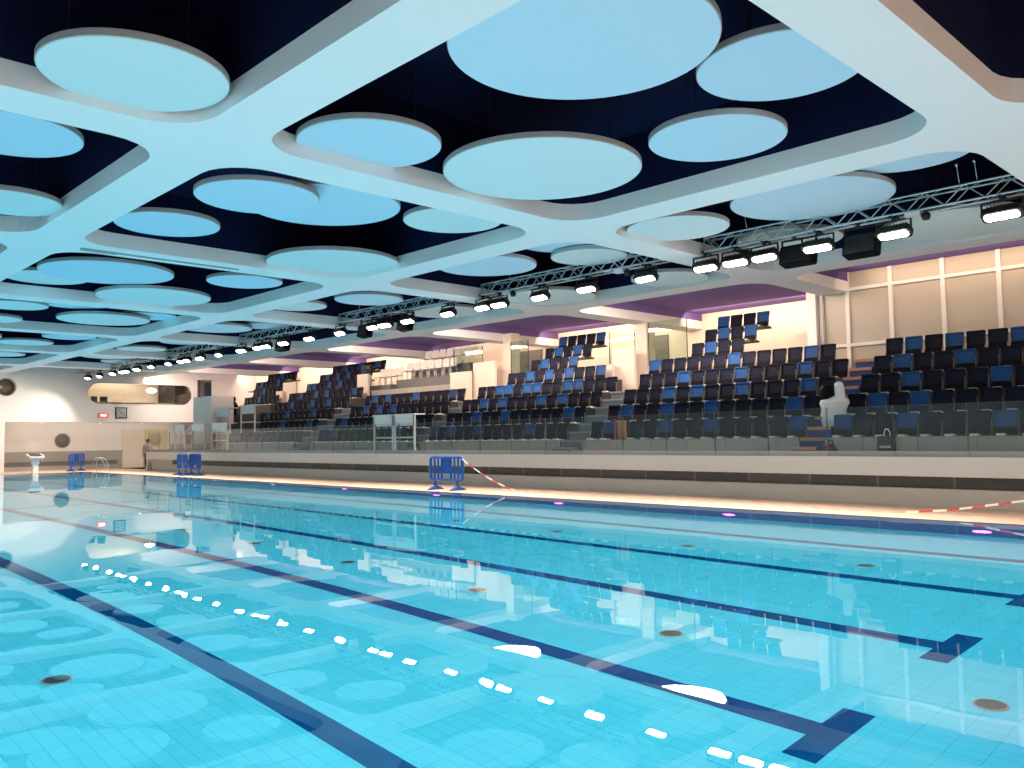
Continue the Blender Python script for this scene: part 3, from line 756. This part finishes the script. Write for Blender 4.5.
for (row, x0, n_, y, z, nm) in ((0,-32.95,7,24.85,4.41,'front row of the upper platform'),(1,-32.65,7,25.75,5.01,'back row of the upper platform')):
    for k in range(n_):
        p = (x0+.55*k, y, z)
        if not used: o = wc; o.location = p; used = True
        else: o = dup(wc, p)
        o['label'] = 'white chair, %s from left in the %s' % (ORD[k], nm); o['group'] = 'white chairs on the upper platform'
for k in range(4):
    o = dup(wc, (-34.88+.48*k, 24.62, 4.21), 0); o['label'] = 'white chair standing left of the platform, %s from left' % ORD[k]; o['group'] = 'white chairs on the upper platform'
b = MB(); b.box((-33.25, 24.45, 3.5), (-28.9, 25.35, 4.4)); b.box((-33.25, 25.35, 3.5), (-28.9, 26.6, 5.0)); b.box((-35.2,24.1,3.3),(-33.25,26.4,4.2))
struct(b.build('floor_platform', M_STGREY), 'grey upper platform carrying white chairs', 'platform')
b = MB(); b.box((-34.0, 23.5, 3.0), (-27.9, 23.6, 3.9)); struct(b.build('wall_parapet', M_RISER), 'grey parapet below the white chairs', 'parapet')

# ------------------------------------------------------------------ blue barriers
def barrier(label, loc, rz, parts=True):
    t = thing('crowd_barrier', label, 'barrier', loc, rz, 'blue plastic barriers')
    W, z0, z1 = .75, .27, 1.03
    q = MB(); pts = [(p[0], 0, p[1]) for p in rrect(0, (z0+z1)/2, W-.035, (z1-z0)/2-.035, .11, 5)]
    q.tube(pts, .036, 8, closed=True)
    q.box((-W+.03,-.02,.50),(W-.03,.02,.56))
    for k in range(-4, 5):
        if k == 0: continue
        x = k*.155+(.05 if k > 0 else -.05); q.box((x-.026,-.018,z0+.03),(x+.026,.018,z1-.03))
    q.build('frame', M_BARR, t)
    q = MB(); q.box((-.15,-.02,.54),(.15,.02,z1-.03)); q.build('centre_plate', M_BARR, t)
    MB().box((-.05,-.023,z1-.06),(.05,.023,z1-.025)).build('label_plate', M_FOOT, t)
    for s in (-1, 1):
        q = MB(); x = s*.48
        q.box((x-.035,-.025,.05),(x+.035,.025,z0+.02))
        q.prism([(x-.04,-.30,0),(x-.04,.30,0),(x-.04,.30,.03),(x-.04,.04,.13),(x-.04,-.04,.13),(x-.04,-.30,.03)], (.08,0,0)); q.build('foot', M_BARR, t)
    return t
barrier('lone blue plastic barrier on the deck with tape tied to it', (-20.0, 16.55, 0), math.radians(4))
barrier('left blue barrier of the pair far along the deck', (-39.75, 16.75, 0), math.radians(-5))
barrier('right blue barrier of the pair far along the deck', (-39.05, 17.05, 0), math.radians(-4))
barrier('blue barrier behind the pool ladder rails in the far corner', (-52.3, 15.9, 0), math.radians(131))

# red and white tape
def tape(name, label, pts, seg=.21, w=.019):
    P = [Vector(p) for p in pts]; dense = []
    for i in range(len(P)-1):
        n = max(1, round((P[i+1]-P[i]).length/seg))
        for k in range(n): dense.append(P[i].lerp(P[i+1], k/n))
    dense.append(P[-1]); q = MB()
    for i in range(len(dense)-1):
        a, c = dense[i], dense[i+1]; flat = a.z < .02 and c.z < .02
        u = Vector((0, w, 0)) if flat else Vector((0, w*.35, w))
        q.add([a-u, c-u, c+u, a+u], [(0,1,2,3)], i % 2)
    return tag(q.build(name, [M_TAPEW, M_TAPER]), label, 'tape')
def sag(a, c, s, n=9):
    a, c = Vector(a), Vector(c); return [a.lerp(c, k/n)-Vector((0,0,s*4*(k/n)*(1-k/n))) for k in range(n+1)]
tape('barrier_tape', 'red and white tape running from the lone barrier along the deck',
     sag((-19.27,16.55,.95), (-17.6,17.2,.012), .10)+[(-16.4,16.95,.012),(-14.9,17.1,.012),(-12.2,16.75,.012),(-9.5,16.9,.012),(-7.2,16.8,.012),(-6.6,16.95,.012)]+sag((-6.3,17.0,.012), (-2.5,17.6,.75), .04)[1:])

# starting block, ladder
t = thing('starting_block', 'white starting block with a dark sloping top at the far pool end', 'starting block', (-51.35, 13.52, 0))
q = MB(); q.box((-.12,-.14,0),(.12,.14,.5)); q.prism([(-.14,-.18,.5),(.14,-.18,.5),(.1,-.18,.86),(-.2,-.18,.92)], (0,.36,0)); q.build('pedestal', M_WHITE, t)
R = Matrix.Translation((0,0,.93)) @ Matrix.Rotation(math.radians(10), 4, 'Y')
MB().box((-.42,-.36,-.05),(.42,.36,.05), M=R).build('platform', M_WHITE, t)
MB().box((-.36,-.30,.05),(.36,.30,.06), M=R).build('grip_pad', M_DARK, t)
MB().tube([(.25,-.3,.80),(.42,-.3,.72),(.42,.3,.72),(.25,.3,.80)], .018, 8).build('back_grip', M_STEEL, t)
t = thing('pool_ladder', 'pair of curved chrome ladder rails at the far pool corner', 'ladder', (-48.6, 15.4, 0))
for y in (-.3, .3):
    pts = [(1.2*0+.0, y+0, -1.0)]
    pts = [(.0,y,-1.0),(.0,y,.55)]+[(-.25+.25*math.cos(a), y, .55+.25*math.sin(a)) for a in [PI*k/10 for k in range(1,9)]]+[(-.62,y,.35),(-.65,y,0)]
    MB().tube([( p[1]*1.0, .55+p[0]*-1.0-.25+.0, p[2]) for p in pts], .022, 8).build('rail', M_STEEL, t)
for z in (-.3,-.6,-.9): MB().box((-.3,.27,z-.02),(.3,.35,z+.02)).build('tread', M_STEEL, t)

# ------------------------------------------------------------------ small things in the stands
t = thing('sports_bag', 'dark bag with a pale printed strip standing behind the glass', 'bag', (-7.82, 19.12, CZ)); t.scale = (1.08,1,1.40)
q = MB(); q.prism([(-.17,0,0),(.17,0,0),(.15,0,.32),(-.15,0,.32)], (0,.16,0)); q.build('body', mat('bag_navy', (.022,.03,.042), .7), t)
q = MB()
for k in range(7): q.box((-.11+.034*k,-.006,.13+.004*(k % 2)),(-.11+.034*k+.022,.0,.165+.006*((k*3) % 2)))
q.build('print', M_FOOT, t)
MB().tube([(-.03,.06,.32),(-.03,.06,.38),(.0,.06,.43),(.05,.06,.43),(.09,.06,.38),(.09,.06,.32)], .014, 6).build('handle', M_FOOT, t)
t = thing('wooden_board', 'orange wooden board standing in a gap of the front row', 'board', (-15.7, RY(0)-.05, RZ(0)))
MB().rbox((-.15,-.02,0),(.15,.02,.56), .02).build('panel', M_ORANGE, t)
MB().tube([(-.27,0,0),(-.27,0,.60)], .02, 8).build('post', M_RED, t)
t = thing('orange_box', 'small flat orange box on the ledge by the glass', 'box', (-15.9, 19.05, CZ))
MB().rbox((-.22,-.1,0),(.22,.1,.10), .03).build('case', mat('orange_plastic', (.65,.16,.06), .5), t); MB().box((-.23,-.11,.10),(.23,.11,.125)).build('lid', M_RED, t)
# draped camera on the striped stairs
t = thing('draped_camera', 'white draped equipment with black hood standing on the striped stairs', 'covered equipment', (-9.52, 20.25, RZ(0)+.26))
q = MB()
prof = [(0,.30,.15,0),(.0,.33,.16,.25),(.02,.30,.17,.42),(.04,.36,.19,.58),(.06,.34,.18,.66),(.12,.20,.13,.70),(.20,.13,.10,.76),(.19,.12,.10,.95),(.18,.10,.09,1.06),(.18,.04,.04,1.10)]
n = 18; vs = []
for r_, (cx, rx, ry, z) in enumerate(prof):
    for k in range(n):
        a = 2*PI*k/n; w = 1+.10*math.sin(5*a+z*3)*(1 if z < .62 else .4)
        vs.append((cx*1.0+rx*w*math.cos(a), ry*w*math.sin(a), z))
q.add(vs, [(r_*n+k, r_*n+(k+1) % n, (r_+1)*n+(k+1) % n, (r_+1)*n+k) for r_ in range(len(prof)-1) for k in range(n)]+[tuple(range((len(prof)-1)*n, len(prof)*n))], 0, True)
q.build('cover', M_CLOTH, t)
q = MB(); q.lathe([(.0,.66),(.13,.68),(.20,.78),(.20,.92),(.14,1.02),(.0,1.05)], (-.12,.0,0), 16); q.build('hood', M_BLACK, t)
t = thing('red_bag', 'small dark red bag beside the striped stairs', 'bag', (-9.16, 19.3, CZ))
q = MB(); q.lathe([(.0,0),(.15,.01),(.17,.10),(.12,.22),(.05,.27),(.0,.28)], n=14); q.build('body', mat('maroon_fabric', (.12,.02,.03), .8), t)
MB().tube([(-.06,0,.26),(-.04,0,.36),(.04,0,.36),(.06,0,.26)], .012, 6).build('handle', M_BLACK, t)
t = thing('black_cover', 'tall black draped equipment left of the far upper seats', 'covered equipment', (-46.55, RY(4)-.5, RZ(3)))
q = MB(); q.lathe([(.30,0),(.36,.2),(.34,.55),(.24,.75),(.14,.85),(.19,.95),(.20,1.05),(.10,1.15),(.0,1.17)], n=16); q.build('cover', M_BLACK, t)
MB().tube([(.2,0,.7),(.6,-.1,.55)], .06, 8).build('arm', M_BLACK, t)

# person behind the ledge at the far end
def skin_body(name, nodes, edges, root, m, parent, sub=1):
    me = bpy.data.meshes.new(name); me.from_pydata([n_[0] for n_ in nodes], edges, []); me.materials.append(m)
    o = link(name, me, parent); sk = o.modifiers.new('skin', 'SKIN'); sk.use_smooth_shade = True
    for i, n_ in enumerate(nodes):
        r = n_[1]; r = r if isinstance(r, tuple) else (r, r)
        me.skin_vertices[0].data[i].radius = r; me.skin_vertices[0].data[i].use_root = (i == root)
    if sub: s = o.modifiers.new('sub', 'SUBSURF'); s.levels = sub; s.render_levels = sub
    return o
t = thing('person', 'person in a grey top standing behind the ledge near the far doorway', 'person', (-52.3, 19.9, 0), math.radians(60))
nd = [((0,0,.92),(.14,.10)),((0,0,1.10),(.12,.09)),((0,.01,1.32),(.16,.10)),((0,0,1.44),(.07,.06)),((0,-.01,1.52),(.05,.05)),((0,-.02,1.60),(.075,.09)),((0,-.02,1.70),(.07,.085))]
ed = [(0,1),(1,2),(2,3),(3,4),(4,5),(5,6)]
def addn(p, r, par): nd.append((p, r)); ed.append((par, len(nd)-1)); return len(nd)-1
for s in (-1, 1):
    a = addn((s*.19,.0,1.38), .055, 2); a = addn((s*.24,.02,1.12), .042, a); a = addn((s*.25,-.08,.90), .032, a); h = addn((s*.25,-.11,.84), (.036,.02), a)
    for k, (dx, l) in enumerate(((-.028,.065),(-.010,.08),(.010,.075),(.028,.06))):
        f1 = addn((s*.25+dx,-.135,.80-.2*l), .009, h); addn((s*.25+dx,-.13,.79-l*.9), .008, f1)
    f1 = addn((s*.25-s*.03,-.14,.835), .01, h); addn((s*.25-s*.04,-.16,.80), .009, f1)
    a = addn((s*.09,0,.86), .09, 0); a = addn((s*.10,-.01,.48), .06, a); a = addn((s*.10,.02,.10), .042, a); addn((s*.10,-.14,.04), (.045,.035), a)
skin_body('body', nd, ed, 0, M_SKIN, t)
sh = [((0,0,.90),(.155,.115)),((0,0,1.10),(.14,.105)),((0,.01,1.33),(.175,.115)),((0,0,1.44),(.085,.075))]
se = [(0,1),(1,2),(2,3)]
for s in (-1, 1):
    sh += [((s*.20,.0,1.38),.068),((s*.245,.02,1.12),.056),((s*.25,-.07,.92),.045)]; k = len(sh); se += [(2,k-3),(k-3,k-2),(k-2,k-1)]
skin_body('top', sh, se, 0, M_SHIRT, t)
tn = [((0,0,.92),(.15,.112))]; te = []
for s in (-1, 1):
    tn += [((s*.09,0,.86),.10),((s*.10,-.01,.48),.072),((s*.10,.02,.08),.058)]; k = len(tn); te += [(0,k-3),(k-3,k-2),(k-2,k-1)]
skin_body('trousers', tn, te, 0, M_TROUS, t)
q = MB(); q.lathe([(.0,.13),(.07,.11),(.10,.05),(.103,-.02),(.085,-.10),(.06,-.13)], (0,.012,1.665), 16); q.build('hair', M_HAIR, t)
q = MB(); q.lathe([(.0,-.004),(.011,0),(.0,.004)], (-.032,-.108,1.645), 8, axis='y'); q.lathe([(.0,-.004),(.011,0),(.0,.004)], (.032,-.108,1.645), 8, axis='y'); q.box((-.02,-.108,1.565),(.02,-.10,1.573)); q.build('face_features', M_HAIR, t)
q = MB(); q.prism([(-.012,-.10,1.60),(.012,-.10,1.60),(0,-.10,1.645)], (0,-.03,0)); q.build('nose', M_SKIN, t)

# ------------------------------------------------------------------ lights
def area(name, loc, size, power, col, rot=(0,0,0), sy=None, spread=PI, shape=None):
    l = bpy.data.lights.new(name, 'AREA'); l.energy = power; l.color = col
    l.shape = shape or ('RECTANGLE' if sy else 'SQUARE'); l.size = size
    if sy: l.size_y = sy
    l.spread = spread
    o = link(name, l, None, loc, rot); return o
# added sheet lamp standing in for light that has entered the water
area('added_sheet_in_water', ((PX0+PX1)/2, (PY0+PY1)/2, -.05), 49.8, 3450, (1,1,1), (0,0,0), 24.8)
for p in LAMPS:
    l = bpy.data.lights.new('flood_beam', 'SPOT'); l.energy = 900; l.color = (1,.85,.72); l.spot_size = math.radians(118); l.spot_blend = .7; l.shadow_soft_size = .03
    o = link('flood_beam', l, None, (p.x, p.y-.10, p.z-.30)); o.rotation_euler = (math.radians(-36), 0, 0)
# added strip lamps, unseen behind the beam, that brighten the stands
for i in range(0, 8):
    x0, x1 = bayx(i)
    area('added_stand_fill', ((x0+x1)/2, BY[4]+HW+.06, 5.86), x1-x0-1.2, (40 if i < 2 else 300 if i == 4 else 170), (1,.71,.52), (math.radians(62),0,0), sy=.16)
for i in range(0, 8):  # added unseen strips that brighten the walls behind the seats
    x0, x1 = bayx(i)
    if i < 2: area('added_wall_fill', ((x0+x1)/2, WY-.75, 6.08), x1-x0-.8, 45, (1,.68,.46), (math.radians(48),0,0), sy=.3)
    else: area('added_wall_fill', ((x0+x1)/2, 26.5, 6.08), x1-x0-.4, 70 if i == 4 else 175, (1,.70,.50), (math.radians(50),0,0), sy=.4)
for x in (-14.76,-22.26,-50.2): area('round_light', (x, 21.25, 6.07), 2.2, 110 if x < -40 else 260, (1,.72,.54), shape='DISK')
# lamps added out of view over the end deck; warm bounce brightens the ceiling
for y in (-6, 1, 8, 15): area('added_end_deck_fill', (2.8, y, 5.5), 2.5, 300, (1,.86,.72), shape='DISK')
# added unseen sheet lamps over the water, facing up to brighten the ceiling
area('added_sheet_off_water', ((PX0+PX1)/2, (PY0+PY1)/2, .01), 49.8, 660, (.90,1,1), (PI,0,0), 24.8)
area('added_sheet_near_water', (-6.5, 2.5, .012), 11, 235, (1,.84,.70), (PI,0,0), 23)  # added warm sheet for the ceiling near the viewer
area('control_room_light', (XW-1.6, 19.3, 5.8), 3.0, 90, (1,.80,.60))
area('overhang_light', (XW-.3, 17.0, EZ-.3), .4, 40, (1,.88,.74), (0,PI/2,0), sy=12)
l = bpy.data.lights.new('end_wall_spot', 'SPOT'); l.energy = 620; l.color = (1,.84,.60); l.spot_size = math.radians(46); l.spot_blend = .5; l.shadow_soft_size = .3
o = link('end_wall_spot', l, None, (-49.5, 9.0, 5.2)); o.rotation_euler = (Vector((XW, 13.4, 3.2))-Vector((-49.5,9.0,5.2))).to_track_quat('-Z','Y').to_euler()

w = bpy.data.worlds.new('world'); SC.world = w; w.use_nodes = True
w.node_tree.nodes['Background'].inputs[0].default_value = (.5,.7,.8,1); w.node_tree.nodes['Background'].inputs[1].default_value = .05

# ------------------------------------------------------------------ camera
cam = bpy.data.cameras.new('camera'); co = link('camera', cam, None, (0,0,1.575))
f, yaw, pit, rol = 846.97839, .801031611, .062645601, -.0145944399
cam.sensor_fit = 'HORIZONTAL'; cam.sensor_width = 36; cam.lens = f/1024*36; cam.clip_start = .05; cam.clip_end = 300
F = Vector((-math.sin(yaw), math.cos(yaw), 0)); Rr = Vector((math.cos(yaw), math.sin(yaw), 0)); U = Vector((0,0,1))
F2 = math.cos(pit)*F+math.sin(pit)*U; U2 = -math.sin(pit)*F+math.cos(pit)*U
R3 = math.cos(rol)*Rr+math.sin(rol)*U2; U3 = -math.sin(rol)*Rr+math.cos(rol)*U2
co.rotation_euler = Matrix((R3, U3, -F2)).transposed().to_euler()
SC.camera = co

SC.view_settings.view_transform = 'Standard'; SC.view_settings.look = 'None'; SC.view_settings.gamma = 1; SC.view_settings.exposure = 0; SC.view_settings.use_curve_mapping = False
cy = SC.cycles
cy.use_denoising = True; cy.max_bounces = 12; cy.diffuse_bounces = 5; cy.glossy_bounces = 5; cy.transmission_bounces = 8; cy.transparent_max_bounces = 24
cy.caustics_reflective = False; cy.caustics_refractive = True; cy.sample_clamp_indirect = 4; cy.use_light_tree = True
